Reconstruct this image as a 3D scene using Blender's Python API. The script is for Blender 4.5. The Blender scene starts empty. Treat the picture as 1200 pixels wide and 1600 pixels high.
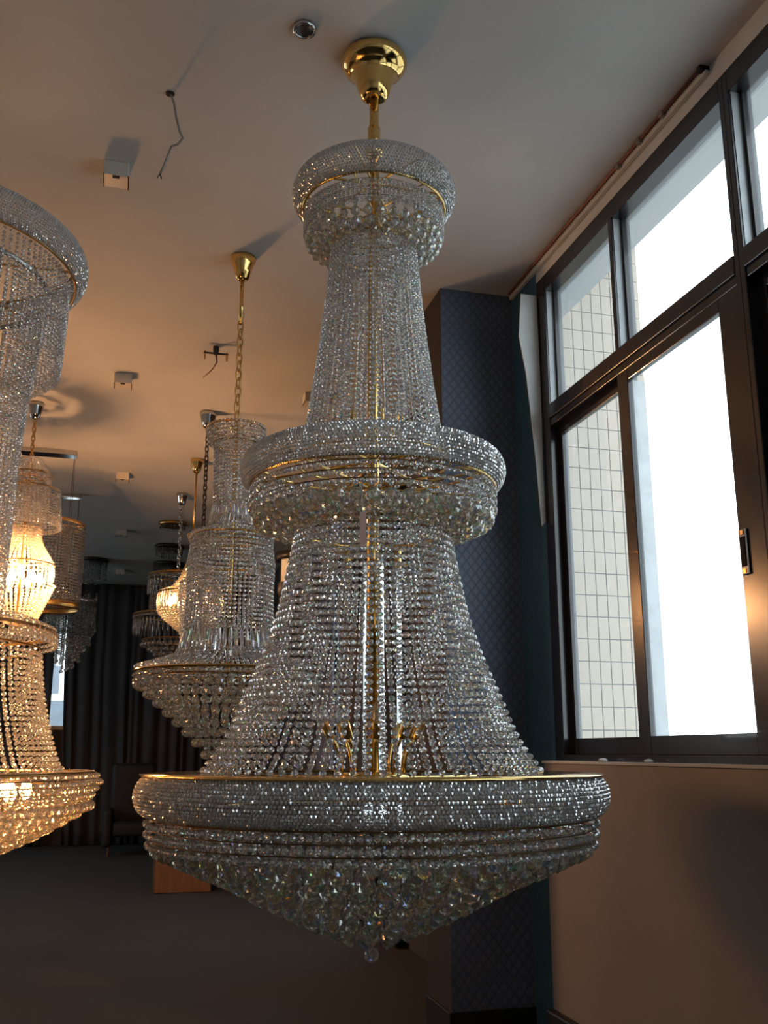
import bpy, math, random
import numpy as np
from mathutils import Vector, Matrix
random.seed(7)
rng = np.random.default_rng(7)
scene = bpy.context.scene
C = scene.collection

# ------------------------------------------------------------------ camera
E = 1.42                      # eye height above the floor
PITCH, YAW, FPX = math.radians(13.95), math.radians(14.85), 1510.0
cam_d = bpy.data.cameras.new('camera')
cam = bpy.data.objects.new('camera', cam_d)
C.objects.link(cam)
cam.location = (0, 0, E)
cam.rotation_euler = (math.pi / 2 + PITCH, 0, -YAW)
cam_d.sensor_fit = 'VERTICAL'
cam_d.sensor_height = 24.0
cam_d.lens = FPX / 1600.0 * 24.0
cam_d.clip_start = 0.02
scene.camera = cam

# ------------------------------------------------------------------ sky, exposure
SKY = 4.2
world = bpy.data.worlds.new('overcast_sky')
scene.world = world
world.use_nodes = True
wn = world.node_tree.nodes
wn['Background'].inputs['Color'].default_value = (0.84, 0.93, 1.0, 1)
wn['Background'].inputs['Strength'].default_value = SKY
scene.view_settings.view_transform = 'Standard'
scene.view_settings.look = 'None'
scene.view_settings.gamma = 1.0
scene.view_settings.use_curve_mapping = False
scene.view_settings.exposure = 0.0
cy = scene.cycles
cy.max_bounces = 11
cy.diffuse_bounces = 4
cy.glossy_bounces = 5
cy.transmission_bounces = 9
cy.transparent_max_bounces = 24
cy.caustics_reflective = False
cy.caustics_refractive = False
cy.sample_clamp_indirect = 10.0
cy.use_denoising = True

# ------------------------------------------------------------------ photo pixel -> place
FW = np.array([math.sin(YAW) * math.cos(PITCH), math.cos(YAW) * math.cos(PITCH), math.sin(PITCH)])
RT = np.array([math.cos(YAW), -math.sin(YAW), 0.0])
UP = np.cross(RT, FW)
def ray(x, y):
    d = FW * FPX + RT * (x - 600) + UP * (800 - y)
    return d
def on_x(x, y, X): d = ray(x, y); return d * X / d[0]
def on_y(x, y, Y): d = ray(x, y); return d * Y / d[1]
def on_z(x, y, Z): d = ray(x, y); return d * Z / d[2]
def side(ax, x, y):
    """radius and eye-relative height of a round thing about the axis ax=(X,Y) whose outline shows at pixel x,y"""
    D = math.hypot(*ax); a0 = math.atan2(ax[0], ax[1])
    d = ray(x, y); a = math.atan2(d[0], d[1]) - a0
    r = D * math.sin(abs(a))
    return r, d[2] / math.hypot(d[0], d[1]) * math.sqrt(max(D * D - r * r, 0))
def sides(ax, pts): return [side(ax, *p) for p in pts]

ZC = 2.732                    # ceiling above the eye
WX = 2.164                    # room face of the window wall

# ------------------------------------------------------------------ portals: sampling aids for the daylight in the window openings
def portal(name, loc, rot, sx, sy):
    l = bpy.data.lights.new(name, 'AREA'); l.shape = 'RECTANGLE'; l.size = sx; l.size_y = sy
    l.cycles.is_portal = True
    o = bpy.data.objects.new(name, l); C.objects.link(o); o.location = loc; o.rotation_euler = rot
portal('window_portal', (2.5, 1.05, E + 1.3), (0, math.radians(90), 0), 2.9, 7.6)
portal('window_portal', (-5.35, 12.0, E + 1.2), (0, math.radians(-90), 0), 2.2, 5.0)  # at the added left window
portal('window_portal', (2.5, 9.0, E + 0.6), (0, math.radians(90), 0), 3.0, 2.9)

# ------------------------------------------------------------------ materials
def new_mat(name):
    m = bpy.data.materials.new(name); m.use_nodes = True
    nt = m.node_tree; nt.nodes.clear()
    out = nt.nodes.new('ShaderNodeOutputMaterial')
    return m, nt, out
def N(nt, kind, **kw):
    n = nt.nodes.new(kind)
    for k, v in kw.items():
        if k in n.inputs: n.inputs[k].default_value = v
        else: setattr(n, k, v)
    return n
def principled(name, col, rough=0.5, metal=0.0, noise=0.0, nscale=8.0, bump=0.0, bscale=60.0, spec=0.5, coat=0.0, detail=4.0, col2=None, stretch=None):
    m, nt, out = new_mat(name)
    p = N(nt, 'ShaderNodeBsdfPrincipled')
    p.inputs['Base Color'].default_value = (*col, 1)
    p.inputs['Roughness'].default_value = rough
    p.inputs['Metallic'].default_value = metal
    p.inputs['Specular IOR Level'].default_value = spec
    p.inputs['Coat Weight'].default_value = coat
    nt.links.new(p.outputs[0], out.inputs[0])
    tc = N(nt, 'ShaderNodeTexCoord')
    vec = tc.outputs['Object']
    if stretch:
        mp = N(nt, 'ShaderNodeMapping'); mp.inputs['Scale'].default_value = stretch
        nt.links.new(vec, mp.inputs[0]); vec = mp.outputs[0]
    if noise or col2:
        nz = N(nt, 'ShaderNodeTexNoise'); nz.inputs['Scale'].default_value = nscale; nz.inputs['Detail'].default_value = detail
        nt.links.new(vec, nz.inputs['Vector'])
        mr = N(nt, 'ShaderNodeMapRange'); mr.inputs['From Min'].default_value = 0.3; mr.inputs['From Max'].default_value = 0.7
        nt.links.new(nz.outputs['Fac'], mr.inputs['Value'])
        mx = N(nt, 'ShaderNodeMix', data_type='RGBA')
        c2 = col2 if col2 else tuple(c * (1 - noise) for c in col)
        mx.inputs[6].default_value = (*c2, 1); mx.inputs[7].default_value = (*col, 1)
        nt.links.new(mr.outputs[0], mx.inputs[0]); nt.links.new(mx.outputs[2], p.inputs['Base Color'])
    if bump:
        nb = N(nt, 'ShaderNodeTexNoise'); nb.inputs['Scale'].default_value = bscale
        nt.links.new(vec, nb.inputs['Vector'])
        bp = N(nt, 'ShaderNodeBump'); bp.inputs['Strength'].default_value = bump; bp.inputs['Distance'].default_value = 0.01
        nt.links.new(nb.outputs['Fac'], bp.inputs['Height']); nt.links.new(bp.outputs[0], p.inputs['Normal'])
    return m

def crystal_mat(name, base=(0.95, 0.95, 0.95), fire=0.2, see=0.22, scatter=0.12, scol=(0.8, 0.8, 0.8), ior=1.6, gloss=0.0):
    """cut lead crystal: refracting facets, a share of beads with a prismatic tint"""
    m, nt, out = new_mat(name)
    g = N(nt, 'ShaderNodeNewGeometry'); oi = N(nt, 'ShaderNodeObjectInfo')
    sm = N(nt, 'ShaderNodeMath', operation='ADD'); nt.links.new(g.outputs['Random Per Island'], sm.inputs[0]); nt.links.new(oi.outputs['Random'], sm.inputs[1])
    wn_ = N(nt, 'ShaderNodeTexWhiteNoise', noise_dimensions='4D')
    nt.links.new(g.outputs['True Normal'], wn_.inputs['Vector']); nt.links.new(sm.outputs[0], wn_.inputs['W'])
    cr = N(nt, 'ShaderNodeValToRGB'); cr.color_ramp.interpolation = 'CONSTANT'
    el = cr.color_ramp.elements
    el[0].position = 0; el[0].color = (*base, 1)
    el[1].position = 1 - fire; el[1].color = (0.45, 0.6, 1, 1)
    for k, c in enumerate([(1, 0.82, 0.4), (1, 0.6, 0.45), (0.5, 1, 0.75), (0.8, 0.65, 1), (1, 0.92, 0.5)]):
        e = el.new(1 - fire + fire * (k + 1) / 6.0); e.color = (*c, 1)
    nt.links.new(wn_.outputs['Value'], cr.inputs[0])
    gl = N(nt, 'ShaderNodeBsdfGlass', IOR=ior, Roughness=0.0); nt.links.new(cr.outputs[0], gl.inputs['Color'])
    tr = N(nt, 'ShaderNodeBsdfTransparent'); tr.inputs[0].default_value = (0.93, 0.93, 0.93, 1)
    df = N(nt, 'ShaderNodeBsdfDiffuse'); df.inputs[0].default_value = (*scol, 1)
    tl = N(nt, 'ShaderNodeBsdfTranslucent'); tl.inputs[0].default_value = (*scol, 1)
    ms = N(nt, 'ShaderNodeMixShader', Fac=0.5); nt.links.new(df.outputs[0], ms.inputs[1]); nt.links.new(tl.outputs[0], ms.inputs[2])
    m1 = N(nt, 'ShaderNodeMixShader', Fac=see / (1 - scatter)); nt.links.new(gl.outputs[0], m1.inputs[1]); nt.links.new(tr.outputs[0], m1.inputs[2])
    m2 = N(nt, 'ShaderNodeMixShader', Fac=scatter); nt.links.new(m1.outputs[0], m2.inputs[1]); nt.links.new(ms.outputs[0], m2.inputs[2])
    if gloss:                                # silver-lined facets
        gs = N(nt, 'ShaderNodeBsdfGlossy', Roughness=0.08); gs.inputs[0].default_value = (0.92, 0.92, 0.92, 1)
        m3 = N(nt, 'ShaderNodeMixShader', Fac=gloss); nt.links.new(m2.outputs[0], m3.inputs[1]); nt.links.new(gs.outputs[0], m3.inputs[2]); m2 = m3
    nt.links.new(m2.outputs[0], out.inputs[0])
    return m
def pane_mat(name, tint=(0.95, 0.98, 0.98), haze=0.05, gloss=1.0):
    m, nt, out = new_mat(name)
    tr = N(nt, 'ShaderNodeBsdfTransparent'); tr.inputs[0].default_value = (*tint, 1)
    gs = N(nt, 'ShaderNodeBsdfGlossy', Roughness=0.02)
    df = N(nt, 'ShaderNodeBsdfTranslucent'); df.inputs[0].default_value = (0.8, 0.85, 0.88, 1)
    lw = N(nt, 'ShaderNodeLayerWeight', Blend=0.5)
    pw = N(nt, 'ShaderNodeMath', operation='POWER'); pw.inputs[1].default_value = 5.0; nt.links.new(lw.outputs['Facing'], pw.inputs[0])
    mu = N(nt, 'ShaderNodeMath', operation='MULTIPLY_ADD'); mu.inputs[1].default_value = 0.9 * gloss; mu.inputs[2].default_value = 0.04 * gloss; nt.links.new(pw.outputs[0], mu.inputs[0])
    a = N(nt, 'ShaderNodeMixShader'); nt.links.new(mu.outputs[0], a.inputs[0]); nt.links.new(tr.outputs[0], a.inputs[1]); nt.links.new(gs.outputs[0], a.inputs[2])
    b = N(nt, 'ShaderNodeMixShader', Fac=haze); nt.links.new(a.outputs[0], b.inputs[1]); nt.links.new(df.outputs[0], b.inputs[2])
    nt.links.new(b.outputs[0], out.inputs[0])
    return m
def lamp_mat(name, col, strength):
    m, nt, out = new_mat(name)
    e = N(nt, 'ShaderNodeEmission', Strength=strength); e.inputs[0].default_value = (*col, 1)
    nt.links.new(e.outputs[0], out.inputs[0]); return m
def wallpaper_mat(name, c1, c2, pitch=0.055):
    """quilted diamond wallpaper"""
    m, nt, out = new_mat(name)
    p = N(nt, 'ShaderNodeBsdfPrincipled', Roughness=0.55)
    tc = N(nt, 'ShaderNodeTexCoord'); sp = N(nt, 'ShaderNodeSeparateXYZ'); nt.links.new(tc.outputs['Object'], sp.inputs[0])
    h = N(nt, 'ShaderNodeMath', operation='ADD'); nt.links.new(sp.outputs[0], h.inputs[0]); nt.links.new(sp.outputs[1], h.inputs[1])
    def wave(sign):
        s = N(nt, 'ShaderNodeMath', operation='MULTIPLY_ADD'); s.inputs[1].default_value = sign
        nt.links.new(sp.outputs[2], s.inputs[0]); nt.links.new(h.outputs[0], s.inputs[2])
        k = N(nt, 'ShaderNodeMath', operation='MULTIPLY'); k.inputs[1].default_value = math.pi / pitch; nt.links.new(s.outputs[0], k.inputs[0])
        w = N(nt, 'ShaderNodeMath', operation='SINE'); nt.links.new(k.outputs[0], w.inputs[0])
        ab = N(nt, 'ShaderNodeMath', operation='ABSOLUTE'); nt.links.new(w.outputs[0], ab.inputs[0]); return ab
    a, b = wave(0.8), wave(-0.8)
    mn = N(nt, 'ShaderNodeMath', operation='MINIMUM'); nt.links.new(a.outputs[0], mn.inputs[0]); nt.links.new(b.outputs[0], mn.inputs[1])
    pw = N(nt, 'ShaderNodeMath', operation='POWER'); pw.inputs[1].default_value = 0.5; nt.links.new(mn.outputs[0], pw.inputs[0])
    nz = N(nt, 'ShaderNodeTexNoise', Scale=3.0); nt.links.new(tc.outputs['Object'], nz.inputs['Vector'])
    mu = N(nt, 'ShaderNodeMath', operation='MULTIPLY'); nt.links.new(pw.outputs[0], mu.inputs[0]); nt.links.new(nz.outputs['Fac'], mu.inputs[1])
    mx = N(nt, 'ShaderNodeMix', data_type='RGBA'); mx.inputs[6].default_value = (*c1, 1); mx.inputs[7].default_value = (*c2, 1)
    mr = N(nt, 'ShaderNodeMapRange'); mr.inputs['From Max'].default_value = 0.55; nt.links.new(mu.outputs[0], mr.inputs['Value'])
    nt.links.new(mr.outputs[0], mx.inputs[0]); nt.links.new(mx.outputs[2], p.inputs['Base Color'])
    bp = N(nt, 'ShaderNodeBump', Strength=0.5, Distance=0.006); nt.links.new(pw.outputs[0], bp.inputs['Height']); nt.links.new(bp.outputs[0], p.inputs['Normal'])
    nt.links.new(p.outputs[0], out.inputs[0]); return m

M = {}
M['gold'] = principled('polished_gold', (0.86, 0.56, 0.20), 0.12, 1.0, noise=0.15, nscale=30)
M['gold_dull'] = principled('satin_gold', (0.62, 0.36, 0.12), 0.3, 1.0, noise=0.2, nscale=40)
M['bronze'] = principled('bronze_wire', (0.22, 0.13, 0.06), 0.5, 0.8, noise=0.2, nscale=40)
M['chrome'] = principled('chrome', (0.55, 0.55, 0.55), 0.12, 1.0, noise=0.1, nscale=30)
M['steel_dark'] = principled('dark_metal', (0.05, 0.045, 0.045), 0.35, 0.8, noise=0.2, nscale=30)
M['crystal'] = crystal_mat('clear_crystal', base=(0.98, 0.98, 0.98), fire=0.14, see=0.10, scatter=0.15, scol=(0.92, 0.92, 0.92), gloss=0.10)
M['crystal_net'] = crystal_mat('small_clear_beads', fire=0.05, see=0.06, scatter=0.40, scol=(0.95, 0.95, 0.96), gloss=0.38)
M['crystal_ball'] = crystal_mat('prismatic_crystal_balls', base=(0.9, 0.88, 0.8), fire=0.35, see=0.18, scatter=0.18, scol=(0.85, 0.83, 0.74), gloss=0.13)
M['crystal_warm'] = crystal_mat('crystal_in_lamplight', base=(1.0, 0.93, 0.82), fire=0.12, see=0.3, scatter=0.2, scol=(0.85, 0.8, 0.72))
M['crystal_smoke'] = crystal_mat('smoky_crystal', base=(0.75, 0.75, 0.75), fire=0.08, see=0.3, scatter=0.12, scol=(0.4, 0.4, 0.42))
M['bulb_clear'] = pane_mat('clear_bulb_glass', (0.96, 0.96, 0.96), 0.06, 1.6)
M['bulb_lit'] = lamp_mat('lit_bulb', (1.0, 0.50, 0.19), 70.0)
M['bulb_soft'] = lamp_mat('soft_lit_bulb', (1.0, 0.55, 0.24), 36.0)
M['bulb_bright'] = lamp_mat('bright_lit_bulb', (1.0, 0.47, 0.18), 1450.0)
M['ceiling'] = principled('ceiling_paint', (0.63, 0.63, 0.63), 0.85, noise=0.10, nscale=1.6, bump=0.08, bscale=30)
M['wall_brown'] = principled('brown_wall_paint', (0.34, 0.275, 0.235), 0.6, noise=0.22, nscale=1.3, bump=0.06, bscale=40)
M['wall_dark'] = principled('dark_wall_paint', (0.04, 0.032, 0.029), 0.8, noise=0.2, nscale=2)
M['wall_pale'] = principled('pale_grey_wall_paint', (0.55, 0.55, 0.54), 0.85, noise=0.1, nscale=2)
M['wall_white'] = principled('white_plaster', (0.72, 0.73, 0.72), 0.8, noise=0.12, nscale=6, bump=0.1, bscale=50)
M['paper_blue'] = wallpaper_mat('blue_quilted_wallpaper', (0.065, 0.09, 0.15), (0.135, 0.17, 0.245))
M['paper_teal'] = wallpaper_mat('teal_quilted_wallpaper', (0.03, 0.10, 0.19), (0.055, 0.17, 0.28))
M['pillar_side'] = principled('dark_brown_pillar', (0.022, 0.016, 0.015), 0.8, noise=0.2, nscale=3)  # dark brown on the pillar faces without wallpaper
M['floor'] = principled('charcoal_carpet', (0.022, 0.026, 0.031), 0.95, noise=0.35, nscale=1.2, bump=0.3, bscale=250, col2=(0.030, 0.027, 0.024))
M['baseboard'] = principled('black_baseboard', (0.012, 0.012, 0.014), 0.45, noise=0.3, nscale=9)
M['frame'] = principled('dark_bronze_aluminium', (0.020, 0.017, 0.021), 0.2, 0.0, noise=0.25, nscale=5, coat=0.3)
M['frame_in'] = principled('grey_track_aluminium', (0.42, 0.43, 0.44), 0.45, 0.4, noise=0.2, nscale=12)
M['pane'] = pane_mat('window_glass', haze=0.06)
M['pane_dark'] = pane_mat('dark_tinted_glass', (0.02, 0.022, 0.05), 0.004, 1.2)
M['tile'] = principled('cream_facade_tile', (0.48, 0.385, 0.29), 0.35, noise=0.12, nscale=5, col2=(0.46, 0.345, 0.235))
M['grout'] = principled('grey_grout', (0.20, 0.215, 0.22), 0.9, noise=0.2, nscale=20)
M['soffit'] = principled('pale_soffit_render', (0.36, 0.40, 0.43), 0.85, noise=0.1, nscale=3)
M['ground'] = principled('pale_street_paving', (0.38, 0.38, 0.36), 0.9, noise=0.25, nscale=0.4)
M['curtain'] = principled('black_curtain_cloth', (0.040, 0.036, 0.037), 0.85, noise=0.3, nscale=2, bump=0.2, bscale=120)
M['curtain_blue'] = principled('slate_blue_curtain_cloth', (0.10, 0.11, 0.17), 0.8, noise=0.3, nscale=3)
M['wood'] = principled('orange_brown_wood', (0.26, 0.12, 0.055), 0.5, noise=0.35, nscale=3, stretch=(12, 12, 1.2))
M['wood_dark'] = principled('dark_red_wood', (0.10, 0.04, 0.02), 0.5, noise=0.35, nscale=3, stretch=(12, 12, 1.2))
M['leather'] = principled('black_leather', (0.007, 0.0065, 0.007), 0.7, noise=0.3, nscale=8, bump=0.2, bscale=90)
M['white_plastic'] = principled('white_plastic', (0.62, 0.58, 0.53), 0.4, noise=0.06, nscale=20)
M['cable'] = principled('grey_cable', (0.32, 0.29, 0.26), 0.6, noise=0.2, nscale=60)
M['cable_red'] = principled('red_brown_cable', (0.30, 0.10, 0.07), 0.6, noise=0.2, nscale=60)
M['tag'] = principled('pinkish_card', (0.42, 0.24, 0.20), 0.7, noise=0.1, nscale=40)
M['shade_white'] = principled('white_glass_shade', (0.80, 0.84, 0.86), 0.4, noise=0.05, nscale=10)
M['building'] = principled('white_building_render', (0.85, 0.85, 0.85), 0.9, noise=0.05, nscale=2)
M['shop_glass'] = principled('dark_far_window', (0.10, 0.13, 0.17), 0.2, noise=0.2, nscale=3)
M['hole'] = principled('dark_hole', (0.02, 0.018, 0.016), 0.9, noise=0.2, nscale=30)

# ------------------------------------------------------------------ mesh helpers
def link(name, me, mat, parent=None, smooth=False):
    o = bpy.data.objects.new(name, me); C.objects.link(o)
    if mat is not None and not me.materials: me.materials.append(mat)
    if parent is not None: o.parent = parent
    return o
def tri_mesh(name, v, f):
    """flat shaded triangle mesh from arrays"""
    me = bpy.data.meshes.new(name)
    v = np.asarray(v, dtype=np.float32); f = np.asarray(f, dtype=np.int32)
    me.vertices.add(len(v)); me.vertices.foreach_set('co', v.ravel())
    me.loops.add(f.size); me.loops.foreach_set('vertex_index', f.ravel())
    me.polygons.add(len(f)); me.polygons.foreach_set('loop_start', np.arange(0, f.size, 3, dtype=np.int32))
    me.update(calc_edges=True); me.validate(); me.shade_flat()
    return me
class MB:
    def __init__(s): s.v = []; s.f = []; s.mi = []; s.cur = 0
    def add(s, vs, fs):
        b = len(s.v); s.v += [tuple(map(float, p)) for p in vs]
        s.f += [tuple(b + i for i in f) for f in fs]; s.mi += [s.cur] * len(fs); return s
    def box(s, a, b):
        (x0, y0, z0), (x1, y1, z1) = a, b
        x0, x1 = sorted((x0, x1)); y0, y1 = sorted((y0, y1)); z0, z1 = sorted((z0, z1))
        return s.add([(x0, y0, z0), (x1, y0, z0), (x1, y1, z0), (x0, y1, z0), (x0, y0, z1), (x1, y0, z1), (x1, y1, z1), (x0, y1, z1)],
                     [(0, 3, 2, 1), (4, 5, 6, 7), (0, 1, 5, 4), (1, 2, 6, 5), (2, 3, 7, 6), (3, 0, 4, 7)])
    def prism(s, pts, off):
        n = len(pts); off = np.array(off)
        vs = [tuple(p) for p in pts] + [tuple(np.array(p) + off) for p in pts]
        fs = [tuple(range(n - 1, -1, -1)), tuple(range(n, 2 * n))] + [(i, (i + 1) % n, n + (i + 1) % n, n + i) for i in range(n)]
        return s.add(vs, fs)
    def lathe(s, prof, seg=32, c=(0, 0)):
        n = len(prof); vs = []; fs = []
        for k in range(seg):
            a = 2 * math.pi * k / seg; ca, sa = math.cos(a), math.sin(a)
            vs += [(c[0] + r * ca, c[1] + r * sa, z) for r, z in prof]
        for k in range(seg):
            k2 = (k + 1) % seg
            fs += [(k * n + i, k2 * n + i, k2 * n + i + 1, k * n + i + 1) for i in range(n - 1)]
        return s.add(vs, fs)
    def torus(s, R, z, rr, rz=None, seg=64, ns=8):
        rz = rz or rr
        prof = [(R + rr * math.cos(2 * math.pi * i / ns), z + rz * math.sin(2 * math.pi * i / ns)) for i in range(ns + 1)]
        return s.lathe(prof, seg)
    def tube(s, pts, rad, ns=8, caps=True):
        pts = [Vector(p) for p in pts]; n = len(pts); b = []; fs = []
        rads = rad if isinstance(rad, (list, tuple)) else [rad] * n
        ref = Vector((0.3, 0.2, 1)).normalized()
        for i, p in enumerate(pts):
            t = (pts[min(i + 1, n - 1)] - pts[max(i - 1, 0)]).normalized()
            u = t.cross(ref)
            if u.length < 1e-3: u = t.cross(Vector((1, 0, 0)))
            u.normalize(); w = t.cross(u)
            b += [tuple(p + (u * math.cos(2 * math.pi * k / ns) + w * math.sin(2 * math.pi * k / ns)) * rads[i]) for k in range(ns)]
        for i in range(n - 1):
            fs += [(i * ns + k, i * ns + (k + 1) % ns, (i + 1) * ns + (k + 1) % ns, (i + 1) * ns + k) for k in range(ns)]
        if caps: fs += [tuple(range(ns - 1, -1, -1)), tuple((n - 1) * ns + k for k in range(ns))]
        return s.add(b, fs)
    def mesh(s, name, smooth=False):
        me = bpy.data.meshes.new(name); me.from_pydata(s.v, [], s.f); me.update()
        if smooth: me.shade_smooth()
        return me
    def build(s, name, mat, parent=None, smooth=False, bevel=0.0):
        me = s.mesh(name, smooth)
        mats = mat if isinstance(mat, (list, tuple)) else [mat]
        for m in mats: me.materials.append(m)
        if len(mats) > 1: me.polygons.foreach_set('material_index', s.mi)
        o = link(name, me, None, parent)
        if bevel:
            md = o.modifiers.new('bevel', 'BEVEL'); md.width = bevel; md.segments = 2; md.limit_method = 'ANGLE'
        return o
def tag(o, label=None, cat=None, group=None, kind=None):
    if label: o['label'] = label
    if cat: o['category'] = cat
    if group: o['group'] = group
    if kind: o['kind'] = kind
    return o
def struct(o, label=None):
    o['kind'] = 'structure'
    if label: o['label'] = label
    return o
def empty(name, loc, label=None, cat=None, group=None):
    o = bpy.data.objects.new(name, None); C.objects.link(o); o.location = loc; o.empty_display_size = 0.1
    return tag(o, label, cat, group)

# ------------------------------------------------------------------ crystal shapes (unit size: diameter 1)
def gem(seg, bands):
    """faceted bead: pole, rings (z, r), pole; triangles only"""
    v = [(0, 0, 0.5)]; f = []
    for j, (z, r) in enumerate(bands):
        o = 0.5 * (j % 2)
        v += [(r * math.cos(2 * math.pi * (k + o) / seg), r * math.sin(2 * math.pi * (k + o) / seg), z) for k in range(seg)]
    v.append((0, 0, -0.5)); last = len(v) - 1
    for k in range(seg): f.append((0, 1 + k, 1 + (k + 1) % seg))
    for j in range(len(bands) - 1):
        a, b = 1 + j * seg, 1 + (j + 1) * seg
        for k in range(seg):
            k2 = (k + 1) % seg
            if j % 2 == 0: f += [(a + k, b + k, a + k2), (a + k2, b + k, b + k2)]
            else: f += [(a + k, b + k, b + k2), (a + k, b + k2, a + k2)]
    b = 1 + (len(bands) - 1) * seg
    for k in range(seg): f.append((b + k, last, b + (k + 1) % seg))
    return np.array(v, dtype=np.float64), np.array(f)
G_NET = gem(5, [(0.28, 0.40), (-0.28, 0.40)])
G_BEAD = gem(6, [(0.27, 0.40), (0.0, 0.5), (-0.27, 0.40)])
G_BALL = gem(8, [(0.36, 0.32), (0.08, 0.49), (-0.26, 0.42)])
G_SPEAR = gem(5, [(0.30, 0.09), (-0.10, 0.15), (-0.38, 0.07)])
def scatter(pos, size, g=G_BEAD, rot=True, zs=1.0):
    """copies of a gem at the given places joined into one mesh array"""
    pos = np.asarray(pos, dtype=np.float64); n = len(pos); v0, f0 = g
    size = np.broadcast_to(np.asarray(size, dtype=np.float64), (n,))
    a = rng.uniform(0, 2 * np.pi, n) if rot else np.zeros(n)
    ca, sa = np.cos(a), np.sin(a)
    x = v0[None, :, 0] * ca[:, None] - v0[None, :, 1] * sa[:, None]
    y = v0[None, :, 0] * sa[:, None] + v0[None, :, 1] * ca[:, None]
    z = np.broadcast_to(v0[None, :, 2] * zs, x.shape)
    v = np.stack([x, y, z], -1) * size[:, None, None] + pos[:, None, :]
    f = f0[None] + (np.arange(n) * len(v0))[:, None, None]
    return v.reshape(-1, 3), f.reshape(-1, 3)
def scatter_mesh(name, pos, size, g=G_BEAD, zs=1.0): return tri_mesh(name, *scatter(pos, size, g, zs=zs))
def path_points(prof, pitch, start=0.0):
    """points every `pitch` along a smooth (r, z) profile"""
    p = np.array(prof, dtype=np.float64)
    seg = np.r_[0, np.cumsum(np.hypot(*np.diff(p, axis=0).T))]
    if len(p) > 2:                           # smooth with a dense Catmull-Rom
        q = []
        ext = np.vstack([2 * p[0] - p[1], p, 2 * p[-1] - p[-2]])
        for i in range(1, len(ext) - 2):
            for t in np.linspace(0, 1, 12, endpoint=False):
                a, b, c, d = ext[i - 1], ext[i], ext[i + 1], ext[i + 2]
                q.append(0.5 * (2 * b + (c - a) * t + (2 * a - 5 * b + 4 * c - d) * t * t + (3 * b - 3 * c + d - a) * t ** 3))
        q.append(p[-1]); p = np.array(q)
        seg = np.r_[0, np.cumsum(np.hypot(*np.diff(p, axis=0).T))]
    s = np.arange(start + pitch * 0.5, seg[-1], pitch)
    return np.stack([np.interp(s, seg, p[:, 0]), np.interp(s, seg, p[:, 1])], -1)

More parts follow.
